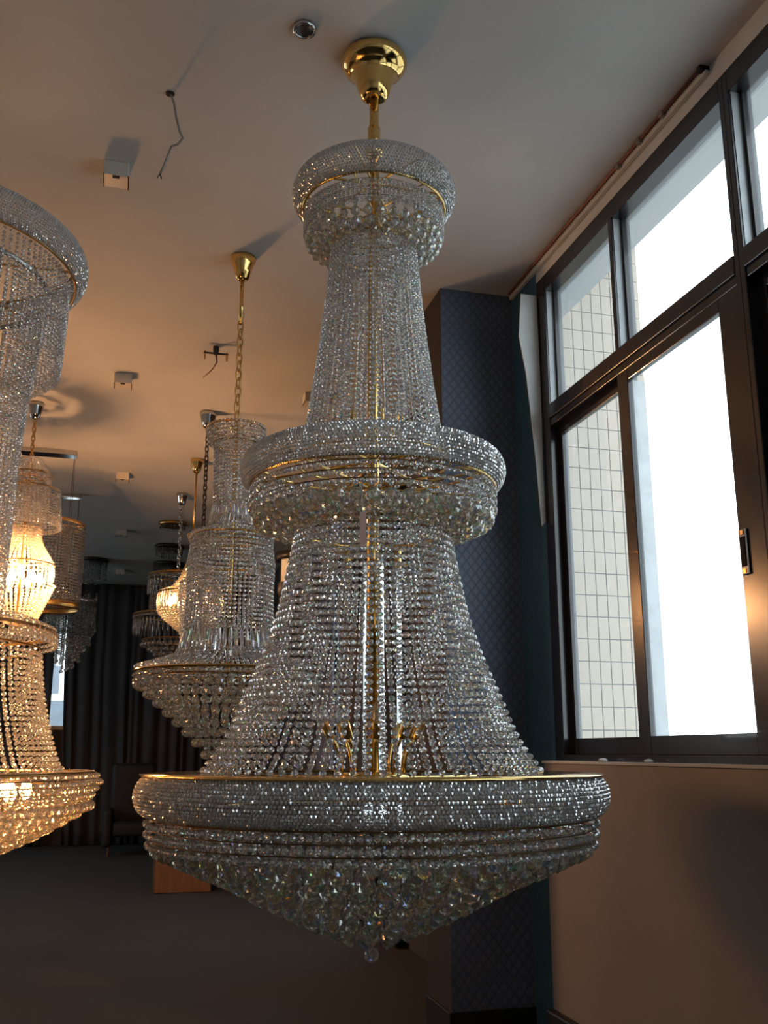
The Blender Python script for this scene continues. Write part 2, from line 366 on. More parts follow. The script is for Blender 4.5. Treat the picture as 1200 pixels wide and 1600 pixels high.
# ------------------------------------------------------------------ chandelier builder: all heights eye-relative
class Chandelier:
    def __init__(s, ax, zbase, label, mats=None, group=None, name='crystal_chandelier', k=1.0):
        s.ax = ax; s.zb = zbase
        s.mat = dict(bead=M['crystal'], net=M['crystal_net'], ball=M['crystal_ball'], metal=M['gold'])
        if mats: s.mat.update(mats)
        s.root = empty(name, (ax[0] * k, ax[1] * k, E + zbase * k), label, 'chandelier', group)
        s.root.scale = (k, k, k)
        s.balls = []
        s.drops = []
    def L(s, prof): return [(r, z - s.zb) for r, z in prof]
    def lathe(s, name, prof, mat=None, seg=40, label=None):
        o = MB().lathe(s.L(prof), seg).build(name, mat or s.mat['metal'], s.root, smooth=True)
        return tag(o, label)
    def ring(s, name, R, z, rr, rz=None, mat=None, seg=72, ns=8):
        return MB().torus(R, z - s.zb, rr, rz, seg, ns).build(name, mat or s.mat['metal'], s.root, smooth=True)
    def rod(s, name, z1, z0, r, mat=None):
        return s.lathe(name, [(0.0005, z1), (r, z1), (r, z0), (0.0005, z0)], mat, 16)
    def band(s, R0, bulge, ztop, zbot, d):
        """half-round hoop covered with a net of small beads"""
        h = (ztop - zbot) / 2; zc = (ztop + zbot) / 2
        arc = math.pi * math.sqrt((h * h + bulge * bulge) / 2); rows = max(3, int(arc / (d * 0.86)))
        pos = []
        for j in range(rows):
            t = -math.pi / 2 + math.pi * (j + 0.5) / rows
            r = R0 + bulge * math.cos(t); z = zc - h * math.sin(t)
            n = int(2 * math.pi * (R0 + bulge) / d)
            a = (np.arange(n) + 0.5 * (j % 2)) * 2 * np.pi / n
            pos.append(np.stack([r * np.cos(a), r * np.sin(a), np.full(n, z - s.zb)], -1))
        o = link('bead_netting', scatter_mesh('bead_netting', np.vstack(pos), d * 1.04, G_NET), s.mat['net'], s.root)
        o['kind'] = 'stuff'
        tr = d * 0.55
        for z in (ztop, zbot): s.ring('hoop', R0 + 0.002, z, tr, tr, s.mat['metal'])
        return o
    def fringe(s, r, z, d, hoop=True, drop=1):
        """one row of hanging beads under a thin hoop"""
        n = int(2 * math.pi * r / (d * 1.05)); a = np.arange(n) * 2 * np.pi / n
        pos = np.vstack([np.stack([r * np.cos(a), r * np.sin(a), np.full(n, z - s.zb - k * d)], -1) for k in range(drop)])
        o = link('bead_row', scatter_mesh('bead_row', pos, d * 0.98), s.mat['bead'], s.root); o['kind'] = 'stuff'
        if hoop: s.ring('hoop', r - d * 0.6, z + d * 0.72, 0.0014, 0.002, M['bronze'])
    def curtain(s, prof, n, pitch, d, phase=0.0, mat=None, name='bead_strand'):
        """n strands of beads following the (r, z) profile, each an object of its own"""
        q = path_points(prof, pitch)
        pos = np.stack([q[:, 0], np.zeros(len(q)), q[:, 1] - s.zb], -1)
        me = scatter_mesh(name, pos, d)
        for k in range(n):
            o = link(name, me, mat or s.mat['bead'], s.root)
            o.rotation_euler.z = 2 * math.pi * (k + phase) / n
    def spears(s, r, ztop, n, length, d, tilt=0.0):
        me = tri_mesh('crystal_spear', *scatter([(0, 0, 0)], length, G_SPEAR, rot=False))
        for k in range(n):
            a = 2 * math.pi * k / n
            o = link('crystal_spear', me, s.mat['bead'], s.root)
            o.location = (r * math.cos(a), r * math.sin(a), ztop - s.zb - length / 2)
            o.scale = (d / (0.3 * length), d / (0.3 * length), 1); o.rotation_euler = (0, -tilt, a)
    def ball_ring(s, r, z, d, pitch, phase=0.0, chain=2):
        n = max(1, int(round(2 * math.pi * r / pitch)))
        for k in range(n):
            a = 2 * math.pi * (k + phase) / n
            p = (r * math.cos(a), r * math.sin(a), z - s.zb)
            s.balls.append((p, d))
            for c in range(chain):
                s.drops.append((p[0], p[1], p[2] + d * 0.5 + 0.009 + c * 0.018))
    def finish(s, limit=300):
        """the balls that show largest become parts, the rest one part"""
        if s.balls:
            cd = np.array([-s.ax[0], -s.ax[1]]); cd /= np.linalg.norm(cd)
            order = sorted(s.balls, key=lambda b: -(b[0][0] * cd[0] + b[0][1] * cd[1]) + 0.4 * b[0][2])
            me = {}
            for p, d in order[:limit]:
                if d not in me: me[d] = scatter_mesh('crystal_ball', [(0, 0, 0)], d, G_BALL)
                o = link('crystal_ball', me[d], s.mat['ball'], s.root); o.location = p; o.rotation_euler.z = random.uniform(0, 6.28)
            if order[limit:]:
                o = link('crystal_balls_beyond', scatter_mesh('crystal_balls_beyond', [b[0] for b in order[limit:]], [b[1] for b in order[limit:]], G_BALL), s.mat['ball'], s.root)
                o.name = 'crystal_ball_mass'; o['kind'] = 'stuff'
        if s.drops:
            o = link('octagon_chain_mass', scatter_mesh('octagon_chain_mass', s.drops, 0.0165), s.mat['bead'], s.root); o['kind'] = 'stuff'
        return s.root
    def spokes(s, r0, r1, z, n, rad=0.004):
        for k in range(n):
            a = 2 * math.pi * k / n
            MB().tube([(r0 * math.cos(a), r0 * math.sin(a), z - s.zb), (r1 * math.cos(a), r1 * math.sin(a), z - s.zb)], rad, 6).build('spoke', s.mat['metal'], s.root)
    def bulbs(s, items, lit='bulb_lit', size=0.024, socket=True):
        """items: (angle, r, z, up) - a candle bulb with its socket"""
        for a, r, z, upw in items:
            x, y = r * math.cos(a), r * math.sin(a); q = 1 if upw else -1; zz = z - s.zb
            so = MB().lathe([(0.0005, -0.05 * q), (0.011, -0.05 * q), (0.011, 0), (0.0005, 0)], 10).build('socket', s.mat['metal'], s.root)
            so.location = (x, y, zz)
            MB().lathe([(0.0005, 0), (size * 0.45, 0.004 * q), (size * 0.9, size * 0.9 * q), (size, size * 1.4 * q), (size * 0.7, size * 2.4 * q), (size * 0.2, size * 3.3 * q), (0.0005, size * 3.6 * q)], 10).build('bulb', M[lit or 'bulb_clear'], so, smooth=True)
    def canopy(s, prof, mat=None): return s.lathe('canopy', prof, mat, 40)
    def chain(s, p1, p0, link_len, wire, mat=None):
        """chain from point p1 (top) to p0, eye-relative absolute coordinates; each link a part"""
        p1, p0 = np.array(p1), np.array(p0); L = np.linalg.norm(p1 - p0); n = max(1, int(L / (link_len * 0.74)))
        hl, hw = link_len / 2, link_len * 0.26
        pts = []
        for k in range(16):
            a = 2 * math.pi * k / 16
            pts.append((hw * math.cos(a), 0, (hl - hw) * (1 if math.sin(a) > 0 else -1) * min(1, abs(math.sin(a)) * 3) + hw * math.sin(a)))
        m = MB().tube(pts + [pts[0]], wire, 6, caps=False); me = m.mesh('chain_link', True); me.materials.append(mat or s.mat['metal'])
        for k in range(n):
            p = p1 + (p0 - p1) * (k + 0.5) / n
            o = link('chain_link', me, None, s.root); o.location = (p[0] - s.ax[0], p[1] - s.ax[1], p[2] - s.zb); o.rotation_euler.z = 0.5 + (k % 2) * math.pi / 2

# ================================================================== THE SETTING
def wbox(mb, x, y, z):          # eye-relative z
    return mb.box((x[0], y[0], E + z[0]), (x[1], y[1], E + z[1]))
FL = -E
XL, YN, YB = -5.2, -2.9, 16.8
struct(MB().box((XL, YN, -0.1), (2.6, YB + 0.3, 0)).build('floor', M['floor']), 'dark charcoal carpet floor')
struct(MB().box((XL, YN, E + ZC), (2.6, YB + 0.3, E + ZC + 0.15)).build('ceiling', M['ceiling']), 'pale matte ceiling tinted orange by the lit chandeliers')
lf = MB()
wbox(lf, (XL - 0.2, XL), (YN, 9.5), (FL, ZC)); wbox(lf, (XL - 0.2, XL), (14.5, YB), (FL, ZC))
wbox(lf, (XL - 0.2, XL), (9.5, 14.5), (2.25, ZC)); wbox(lf, (XL - 0.2, XL), (9.5, 14.5), (FL, 0.15))  # opening for the added left window
struct(lf.build('wall_left', M['wall_pale']))
struct(MB().box((XL, YN - 0.2, 0), (2.6, YN, E + ZC)).build('wall_near', M['wall_pale']))
# back wall with an opening
bw = MB()
wbox(bw, (XL, -1.75), (YB, YB + 0.2), (FL, ZC)); wbox(bw, (-0.80, 2.6), (YB, YB + 0.2), (FL, ZC))
wbox(bw, (-1.75, -0.80), (YB, YB + 0.2), (2.2, ZC)); wbox(bw, (-1.75, -0.80), (YB, YB + 0.2), (FL, 0.35))
struct(bw.build('wall_back', M['wall_dark']))
# window wall: strips round the openings
YJ = 4.72
rw = MB()
wbox(rw, (WX, 2.275), (-2.7, YJ), (2.635, ZC)); wbox(rw, (WX, 2.45), (YN, -2.7), (FL, ZC))
struct(rw.build('wall_right', M['wall_white']), 'narrow pale wall strip above the window frame')
lw = MB(); wbox(lw, (2.105, 2.275), (YN, YJ + 0.02), (FL, -0.055))
struct(lw.build('wall_right_lower', M['wall_brown'], bevel=0.006), 'brown painted wall below the windows')
sl = MB(); wbox(sl, (2.098, 2.30), (YN, YJ + 0.03), (-0.055, -0.043))
struct(sl.build('trim_1', M['wall_white']), 'thin pale sill edge under the windows')
rs = MB(); wbox(rs, (WX, 2.275), (YJ, 5.2), (FL, ZC))
struct(rs.build('wall_right_return', M['paper_teal']), 'teal quilted wallpaper strip between pillar and window')
rf = MB()
wbox(rf, (WX, 2.45), (5.2, 7.6), (FL, ZC)); wbox(rf, (WX, 2.45), (10.35, YB), (FL, ZC))
wbox(rf, (WX, 2.45), (7.6, 10.35), (1.85, ZC)); wbox(rf, (WX, 2.45), (7.6, 10.35), (FL, -0.75))
struct(rf.build('wall_right_far', M['wall_dark']))
# pillar with blue wallpaper on the front
pl = MB()
PX0, PY0, PY1 = 1.705, 5.096, 5.49
wbox(pl, (PX0, WX), (PY0 + 0.004, PY1), (FL, ZC))
struct(pl.build('wall_pillar', M['pillar_side']), 'square pillar beside the window, brown on its left side')
pf = MB(); wbox(pf, (PX0 + 0.001, WX), (PY0, PY0 + 0.004), (FL + 0.14, ZC))
struct(pf.build('wall_pillar_paper', M['paper_blue']), 'dark blue quilted wallpaper on the front of the pillar')
bb = MB(); wbox(bb, (PX0 - 0.015, WX), (PY0 - 0.015, PY1), (FL, FL + 0.14))
struct(bb.build('baseboard_pillar', M['baseboard'], bevel=0.004))
bb = MB(); wbox(bb, (2.06, 2.105), (YN, YJ), (FL, FL + 0.22)); wbox(bb, (2.03, 2.105), (YN, YJ), (FL, FL + 0.10))
struct(bb.build('baseboard_right', M['baseboard'], bevel=0.01))
# pale lining piece, peeled loose between the pillar and the window frame
outl = [(814, 459), (811, 525), (822, 582), (830, 650), (838, 722), (847, 822), (853, 816), (849, 740), (846, 640), (842, 545), (838, 462)]
pts = [on_y(x, y, 4.706) + np.array([0, 0, E]) for x, y in outl]
struct(MB().prism(pts, (0, 0.008, 0)).build('trim_2', M['wall_white']), 'pale peeling lining strip hanging between pillar and window')

# ------------------------------------------------------------------ windows in the right wall
def member(parent, name, x, y, z, mat='frame', bevel=0.003):
    m = MB(); wbox(m, x, y, z); return m.build(name, M[mat], parent, bevel=bevel)
def sash(parent, y0, y1, x0, x1, z0, z1, st0, st1, rail_b, rail_t, pane='pane'):
    """sliding sash between y0<y1: stiles, rails and a pane under one sash part"""
    o = MB(); wbox(o, (x0, x1), (y0, y0 + st0), (z0, z1)); sh = o.build('sash', M['frame'], parent, bevel=0.003)
    member(sh, 'stile', (x0, x1), (y1 - st1, y1), (z0, z1)); 
    member(sh, 'bottom_rail', (x0 + 0.001, x1 - 0.001), (y0 + st0, y1 - st1), (z0, z0 + rail_b)); member(sh, 'top_rail', (x0 + 0.001, x1 - 0.001), (y0 + st0, y1 - st1), (z1 - rail_t, z1))
    xm = (x0 + x1) / 2 + 0.004
    member(sh, 'pane', (xm, xm + 0.005), (y0 + st0 - 0.004, y1 - st1 + 0.004), (z0 + rail_b - 0.004, z1 - rail_t + 0.004), pane, 0)
    return sh
def window_unit(idx, y0, y1, ym, first=False):
    """lower pair of sliding sashes, transom, two fixed lights above"""
    o = MB(); wbox(o, (WX, 2.27), (y0, y1), (-0.045, -0.012)); w = o.build('window_%d' % idx, M['frame'], bevel=0.003)
    struct(w)
    jl = 0.10 if first else 0.03
    member(w, 'jamb', (WX, 2.27), (y1 - jl, y1), (-0.012, 2.635)); member(w, 'jamb', (WX, 2.27), (y0, y0 + 0.03), (-0.012, 2.635))
    member(w, 'head', (WX, 2.27), (y0 + 0.03, y1 - jl), (2.54, 2.635))
    member(w, 'transom', (WX - 0.004, 2.27), (y0 + 0.03, y1 - jl), (1.775, 1.855)); member(w, 'track', (WX + 0.006, 2.27), (y0 + 0.03, y1 - jl), (1.735, 1.775))
    member(w, 'mullion', (WX, 2.245), (ym - 0.016, ym + 0.016), (1.855, 2.54))
    for a, b in ((y0 + 0.03, ym - 0.016), (ym + 0.016, y1 - jl)):         # fixed lights with a lighter inner bead
        f = MB()
        wbox(f, (2.215, 2.255), (a, a + 0.012), (1.855, 2.54)); wbox(f, (2.215, 2.255), (b - 0.02, b), (1.855, 2.54))
        f.build('glazing_bead', M['frame'], w)
        member(w, 'reveal_strip', (WX + 0.012, 2.215), (b - 0.003, b + 0.001), (1.855, 2.54), 'frame_in', 0)
        member(w, 'pane', (2.235, 2.24), (a + 0.004, b - 0.004), (1.85, 2.545), 'pane', 0)
    s2 = sash(w, y0 + 0.03, ym + 0.03, WX + 0.008, WX + 0.038, -0.012, 1.74, 0.135, 0.095, 0.078, 0.06)
    s1 = sash(w, ym - 0.045, y1 - jl, WX + 0.045, WX + 0.075, -0.012, 1.74, 0.09, 0.05, 0.078, 0.06, 'pane')
    # grey jamb track and the sash lock
    member(w, 'reveal_strip', (WX + 0.038, WX + 0.10), (ym - 0.062, ym - 0.057), (0.066, 1.68), 'frame_in', 0)
    return w, s1, s2
w1, s11, s12 = window_unit(1, 2.885, YJ, 3.845, True)
# recessed lock on the meeting stile of the near sash
lk = on_x(1162, 862, WX)
h = MB(); wbox(h, (WX - 0.001, WX + 0.008), (lk[1] - 0.022, lk[1] + 0.022), (lk[2] - 0.085, lk[2] + 0.085)); ho = h.build('lock_plate', M['chrome'], s12, bevel=0.003)
h = MB(); wbox(h, (WX - 0.004, WX), (lk[1] - 0.013, lk[1] + 0.013), (lk[2] - 0.055, lk[2] + 0.055)); h.build('finger_recess', M['hole'], s12)
for dz in (-0.072, 0.072):
    h = MB(); wbox(h, (WX - 0.004, WX), (lk[1] - 0.008, lk[1] + 0.008), (lk[2] + dz - 0.008, lk[2] + dz + 0.008)); h.build('screw', M['gold_dull'], s12)
# further windows towards the camera; the next unit has a dark navy pane in its far sash
for i, (a, b, c_) in enumerate(((1.06, 2.885, 2.02), (-0.77, 1.06, 0.19), (-2.7, -0.77, -1.64))):
    w, sa, sb = window_unit(2 + i, a, b, c_)
    if i == 0:
        for ch in sa.children:
            if ch.name.startswith('pane'): ch.data.materials[0] = M['pane_dark']
# window further back, beyond the pillar
w5 = MB(); wbox(w5, (2.2, 2.26), (7.6, 10.35), (-0.75, -0.67)); w5 = struct(w5.build('window_5', M['frame']))
member(w5, 'head', (2.2, 2.26), (7.6, 10.35), (1.77, 1.85))
for y in (7.6, 10.29): member(w5, 'mullion', (2.2, 2.26), (y, y + 0.06), (-0.67, 1.77))
for y in (7.66,): member(w5, 'pane', (2.225, 2.23), (y, y + 2.63), (-0.67, 1.77), 'pane', 0)
# added window in the unseen left wall, put in to light the far ceiling
w7 = MB(); wbox(w7, (XL - 0.12, XL - 0.06), (9.5, 14.5), (0.15, 0.23)); w7 = struct(w7.build('window_7', M['frame']))
member(w7, 'head', (XL - 0.12, XL - 0.06), (9.5, 14.5), (2.17, 2.25))
for y in (9.5, 10.73, 11.97, 13.2, 14.44): member(w7, 'mullion', (XL - 0.12, XL - 0.06), (y, y + 0.06), (0.23, 2.17))
for y in (9.56, 10.79, 12.03, 13.26): member(w7, 'pane', (XL - 0.095, XL - 0.09), (y, y + 1.17), (0.23, 2.17), 'pane', 0)
# back wall window
w6 = MB(); wbox(w6, (-1.75, -0.80), (YB + 0.05, YB + 0.1), (0.35, 0.41)); w6 = struct(w6.build('window_6', M['frame']))
member(w6, 'head', (-1.75, -0.80), (YB + 0.05, YB + 0.1), (2.14, 2.2)); member(w6, 'pane', (-1.75, -0.80), (YB + 0.07, YB + 0.075), (0.41, 2.14), 'pane', 0)

# ------------------------------------------------------------------ outside: tiled fin wall, soffit, street, far building
FY, FX1, SZ = 5.30, 3.166, 3.36
fin = MB(); wbox(fin, (2.275, FX1), (FY + 0.006, FY + 0.30), (-3.0, SZ)); fin = struct(fin.build('wall_exterior', M['grout']), 'cream tiled outside wall seen through the left panes')
tw, th, gap = 0.0715, 0.1335, 0.006
tile_me = MB().box((0, 0, 0), (tw - gap, 0.012, th - gap)).mesh('tile'); tile_me.materials.append(M['tile'])
nx = int((FX1 - 2.275) / tw) + 1
base = on_y(904, 1140, FY)[2]
for j in range(-4, 25):
    for i in range(nx):
        x1 = FX1 - i * tw
        o = link('tile', tile_me, None, fin)
        o.location = (x1 - tw + gap, FY - 0.006 + 0.0015 * random.random(), E + base + j * th)
        if x1 - tw < 2.275: o.scale.x = max(0.1, (x1 - 2.277) / (tw - gap)); o.location.x = 2.277
sf = MB(); wbox(sf, (2.275, FX1 + 0.02), (-3.2, FY + 0.3), (SZ, SZ + 0.25)); struct(sf.build('trim_soffit', M['soffit']), 'pale soffit over the windows outside')
tl = MB(); wbox(tl, (2.275, 2.4), (YN, FY), (2.68, SZ)); struct(tl.build('wall_exterior_upper', M['soffit']))
struct(MB().box((-60, -60, -9.2), (90, 120, -9.0)).build('ground', M['ground']))
bd = MB().box((-14, 34, -9), (10, 44, 14)).build('far_building', M['building'])
tag(bd, 'white building outside, glimpsed through the gap in the back curtains', 'building')
for px, py, w_, h_ in ((76, 1022, 0.5, 0.9), (83, 1062, 0.4, 0.9)):
    p = on_y(px, py, 34)
    MB().box((p[0] - w_ / 2, 33.95, E + p[2] - h_ / 2), (p[0] + w_ / 2, 34.02, E + p[2] + h_ / 2)).build('window', M['shop_glass'], bd)
p = on_y(80, 1095, 33.9); MB().box((p[0] - 4, 33.7, E + p[2] - 3.0), (p[0] + 4, 34.02, E + p[2])).build('lower_cladding', M['shop_glass'], bd)

# ------------------------------------------------------------------ curtains
def curtain(name, p0, p1, z0, z1, folds, amp, mat, label, group=None, tie=None):
    """pleated cloth from p0 to p1; tie=(dx, dz fraction) pulls the lower part aside"""
    n = folds * 8; m = MB(); vs = []; fs = []
    p0, p1 = np.array(p0, float), np.array(p1, float); d = p1 - p0; L = np.linalg.norm(d); nrm = np.array([-d[1], d[0]]) / L
    rows = 14; ph = rng.uniform(0, 1, folds + 2)
    for j in range(rows + 1):
        t = j / rows; z = z1 + (z0 - z1) * t
        for i in range(n + 1):
            u = i / n; f = min(folds - 1e-6, max(0.0, folds * (u + (0.35 * math.sin(9.3 * u + 1.0) + 0.25 * math.sin(21.0 * u)) * u * (1 - u) / folds * 4)))
            wob = math.sin(2 * math.pi * f + 0.6 * math.sin(3 * t + 5 * ph[int(f)])) * amp * (0.45 + 0.55 * t) * (0.25 + 1.4 * ph[int(f)] * (1 - f % 1) + 1.4 * ph[int(f) + 1] * (f % 1))
            uu = u
            if tie is not None: uu = u + (1 - u) * 0 if tie == 0 else (u * (1 - tie * max(0.0, t - 0.35)) if tie > 0 else 1 - (1 - u) * (1 + tie * max(0.0, t - 0.35)))
            q = p0 + d * uu + nrm * wob; vs.append((q[0], q[1], E + z))
    for j in range(rows):
        for i in range(n):
            a = j * (n + 1) + i; fs.append((a, a + 1, a + n + 2, a + n + 1))
    m.add(vs, fs); o = m.build(name, mat, smooth=True)
    sd = o.modifiers.new('thick', 'SOLIDIFY'); sd.thickness = 0.006
    return tag(o, label, 'curtain', group)
curtain('curtain', (-0.95, YB - 0.25), (0.9, YB - 0.25), FL + 0.01, ZC - 0.02, 10, 0.036, M['curtain'], 'black floor-length curtain with deep pleats between the two rows of chandeliers', 'black curtains on the back wall', tie=-0.12)
curtain('curtain', (0.9, YB - 0.22), (2.1, YB - 0.22), FL + 0.01, ZC - 0.02, 9, 0.05, M['curtain'], 'black back curtain mostly hidden behind the big chandelier', 'black curtains on the back wall')
curtain('curtain', (-3.2, YB - 0.22), (-1.12, YB - 0.22), FL + 0.01, ZC - 0.02, 14, 0.05, M['curtain'], 'black back curtain left of the bright gap, behind the lit chandelier', 'black curtains on the back wall')
for y0, y1, n, mt, lb in ((7.45, 7.80, 2, 'curtain', 'dark side curtain nearest the pillar, seen through the bead strands'),
                          (8.04, 8.24, 2, 'curtain', 'narrow dark curtain between the two brightest slits behind the bead strands'),
                          (8.62, 9.60, 7, 'curtain', 'wide dark side curtain left of the bright slits behind the bead strands'),
                          (9.92, 10.7, 5, 'curtain_blue', 'slate blue curtain farthest along the side window')):
    curtain('curtain', (2.08, y0), (2.08, y1), FL + 0.01, 2.2, n, 0.03, M[mt], lb, 'curtains at the far side window')

# ================================================================== MAIN CHANDELIER
AX = (0.7958, 3.1511)
ch = Chandelier(AX, -0.64, 'huge three-tier clear crystal chandelier with beaded rings, unlit, beside the window', k=1.033)
ZM = ZC / 1.033
ch.canopy([(0.0005, ZM), (0.116, ZM), (0.127, ZM - 0.018), (0.128, ZM - 0.036), (0.118, ZM - 0.054), (0.098, ZM - 0.066), (0.084, ZM - 0.076), (0.078, ZM - 0.092), (0.066, ZM - 0.138), (0.058, ZM - 0.164), (0.049, ZM - 0.182), (0.036, ZM - 0.19), (0.018, ZM - 0.19)])
ch.rod('rod', ZM - 0.18, 2.25, 0.018)
ch.lathe('coupling', [(0.018, 2.33), (0.024, 2.325), (0.024, 2.255), (0.018, 2.25), (0.018, 2.245), (0.034, 2.24), (0.036, 2.225), (0.03, 2.205), (0.018, 2.20)], seg=24)
ch.rod('centre_pole', 2.22, -0.10, 0.021)
# crown
ch.band(0.262, 0.040, 2.085, 1.968, 0.0112)
ch.spokes(0.018, 0.262, 2.085, 6, 0.005); ch.spokes(0.018, 0.262, 1.97, 6, 0.004)
for z in (1.942, 1.910, 1.878): ch.fringe(0.256, z, 0.0155, drop=2)
for i, (r, z) in enumerate(((0.238, 1.835), (0.205, 1.815), (0.175, 1.80))): ch.ball_ring(r, z, 0.036, 0.046, 0.5 * (i % 2))
ch.ring('hoop', 0.156, 1.812, 0.004, 0.006)
ch.curtain([(0.154, 1.81), (0.159, 1.73), (0.187, 1.449), (0.229, 1.142), (0.262, 1.0)], 58, 0.0195, 0.0168)
ch.curtain([(0.110, 1.82), (0.112, 1.5), (0.122, 1.0)], 14, 0.0185, 0.0145)
# middle tier
ch.band(0.420, 0.037, 0.992, 0.888, 0.0112)
ch.ring('hoop', 0.272, 0.985, 0.004, 0.006)
ch.spokes(0.018, 0.42, 0.99, 8, 0.005); ch.spokes(0.018, 0.42, 0.89, 8, 0.004)
for z in (0.862, 0.832, 0.802): ch.fringe(0.421, z, 0.0185)
for i, (r, z) in enumerate(((0.398, 0.768), (0.362, 0.752), (0.326, 0.740), (0.292, 0.730))): ch.ball_ring(r, z, 0.045, 0.055, 0.5 * (i % 2))
ch.ring('hoop', 0.262, 0.738, 0.004, 0.006)
ch.curtain([(0.258, 0.735), (0.264, 0.708), (0.31, 0.471), (0.356, 0.321), (0.417, 0.174), (0.474, 0.04), (0.548, -0.065)], 82, 0.0262, 0.0215)
# base tier
ch.band(0.700, 0.047, -0.072, -0.188, 0.0118)
ch.lathe('rim_plate', [(0.545, -0.066), (0.735, -0.066), (0.735, -0.072), (0.545, -0.072), (0.545, -0.066)], seg=96)
ch.spokes(0.02, 0.70, -0.085, 12, 0.006)
ch.lathe('hub', [(0.0005, -0.06), (0.11, -0.065), (0.13, -0.08), (0.11, -0.10), (0.0005, -0.105)])
for z, r in ((-0.212, 0.708), (-0.243, 0.706), (-0.274, 0.700)): ch.fringe(r, z, 0.0205)
bowl = np.array([(0.0, -0.605), (0.062, -0.585), (0.154, -0.552), (0.224, -0.520), (0.295, -0.486), (0.379, -0.444), (0.463, -0.399), (0.553, -0.362), (0.657, -0.315), (0.70, -0.295)])
for i, r in enumerate(np.arange(0.668, 0.05, -0.060)):
    z = float(np.interp(r, bowl[:, 0], bowl[:, 1])) + 0.022
    ch.ball_ring(float(r), z, 0.055, 0.068, 0.5 * (i % 2), chain=2)
ch.ball_ring(0.0, -0.612, 0.050, 1, 0, chain=2)
# gold arms with clear candle bulbs standing on the base
for k in range(10):
    a = 2 * math.pi * k / 10 + 0.15; ca, sa = math.cos(a), math.sin(a)
    P = lambda r, z: (r * ca, r * sa, z - ch.zb)
    arm = MB().tube([P(0.105, -0.08), P(0.108, -0.03), P(0.115, 0.0), P(0.128, 0.025), P(0.142, 0.045)], 0.0055, 8).build('arm', M['gold'], ch.root, smooth=True)
    MB().tube([P(0.140, 0.040), P(0.142, 0.045), P(0.166, 0.092), P(0.167, 0.094)], [0.004, 0.0135, 0.0135, 0.004], 12).build('socket', M['gold'], arm)
    MB().tube([P(0.167, 0.094), P(0.172, 0.104), P(0.180, 0.120), P(0.188, 0.135), P(0.196, 0.152)], [0.008, 0.018, 0.023, 0.019, 0.004], 12).build('bulb', M['bulb_clear'], arm, smooth=True)
ch.bulbs([(2 * math.pi * k / 6 + 0.25, 0.10, 0.62, False) for k in range(6)], lit=False, size=0.02)
ch.bulbs([(2 * math.pi * k / 6 + 0.55, 0.10, 1.15, True) for k in range(6)], lit=False, size=0.02)
ch.finish(300)
# card tag hanging in front of the middle tier
tp = on_y(567, 798, 2.70); 
tg = empty('price_tag', (tp[0], tp[1], E + tp[2] - 0.11), 'small pinkish card tag hanging in front of the middle crystal tier', 'tag')
MB().box((-0.009, -0.0012, 0), (0.009, 0.0012, 0.105)).build('card', M['tag'], tg)
MB().tube([(0, 0, 0.10), (0.003, 0.03, 0.19)], 0.001, 5).build('string', M['cable'], tg)

# ================================================================== OTHER CHANDELIERS
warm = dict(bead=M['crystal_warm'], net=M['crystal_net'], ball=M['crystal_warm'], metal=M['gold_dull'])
# ---- big one at the left edge, lit below
A1 = (-0.80, 3.60)
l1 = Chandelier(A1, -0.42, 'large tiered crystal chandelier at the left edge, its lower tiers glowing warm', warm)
l1.canopy([(0.0005, ZC), (0.10, ZC - 0.005), (0.11, ZC - 0.05), (0.06, ZC - 0.13), (0.02, ZC - 0.16)])
l1.rod('rod', ZC - 0.15, -0.2, 0.016)
l1.band(0.52, 0.042, 1.865, 1.745, 0.0105)
l1.spokes(0.016, 0.52, 1.80, 6, 0.005)
l1.curtain([(0.50, 1.75), (0.497, 1.55), (0.490, 1.385)], 118, 0.0165, 0.0145, mat=M['crystal'])
l1.ring('hoop', 0.425, 1.70, 0.008, 0.012, M['chrome'])
l1.curtain([(0.425, 1.69), (0.41, 1.5), (0.385, 1.25), (0.372, 1.0), (0.368, 0.55), (0.37, 0.46)], 70, 0.0185, 0.0155, mat=M['crystal'])
t_ = sides(A1, [(58, 975), (88, 992), (88, 1012), (66, 1030)])
l1.ring('hoop', t_[1][0], t_[1][1], 0.006)
l1.curtain([(t_[0][0] - 0.03, t_[0][1] + 0.01), (t_[1][0] - 0.01, t_[1][1] + 0.012), (t_[1][0], t_[1][1]), (t_[2][0], t_[2][1])], 96, 0.018, 0.017)
l1.ring('hoop', t_[2][0] - 0.05, t_[2][1] - 0.01, 0.004)
l1.curtain(sides(A1, [(64, 1022), (67, 1080), (77, 1140), (90, 1190), (100, 1204)]), 92, 0.019, 0.017)
b_ = sides(A1, [(146, 1206), (158, 1220), (158, 1250)])
R1_ = b_[1][0]
l1.lathe('rim_plate', [(R1_ - 0.16, b_[0][1]), (R1_ - 0.02, b_[0][1]), (R1_ - 0.02, b_[0][1] - 0.005), (R1_ - 0.16, b_[0][1] - 0.005), (R1_ - 0.16, b_[0][1])], seg=96)
l1.spokes(0.016, R1_ - 0.02, b_[0][1] - 0.02, 10, 0.006)
for k in range(4): l1.fringe(R1_ - 0.012 * abs(k - 1), b_[0][1] - 0.012 - k * 0.021, 0.0195)
bp1 = sides(A1, [(158, 1254), (125, 1274), (62, 1308), (0, 1334)])
bz = lambda r: float(np.interp(r, [0, bp1[3][0], bp1[2][0], bp1[1][0], bp1[0][0]], [bp1[3][1] - 0.13, bp1[3][1], bp1[2][1], bp1[1][1], bp1[0][1]]))
for i, r in enumerate(np.arange(R1_ - 0.03, 0.05, -0.042)): l1.ball_ring(float(r), bz(r) + 0.014, 0.034, 0.040, 0.5 * (i % 2), chain=3)
l1.bulbs([(2 * math.pi * (k + 0.3) / 12, 0.50, -0.16, True) for k in range(12)], size=0.022)
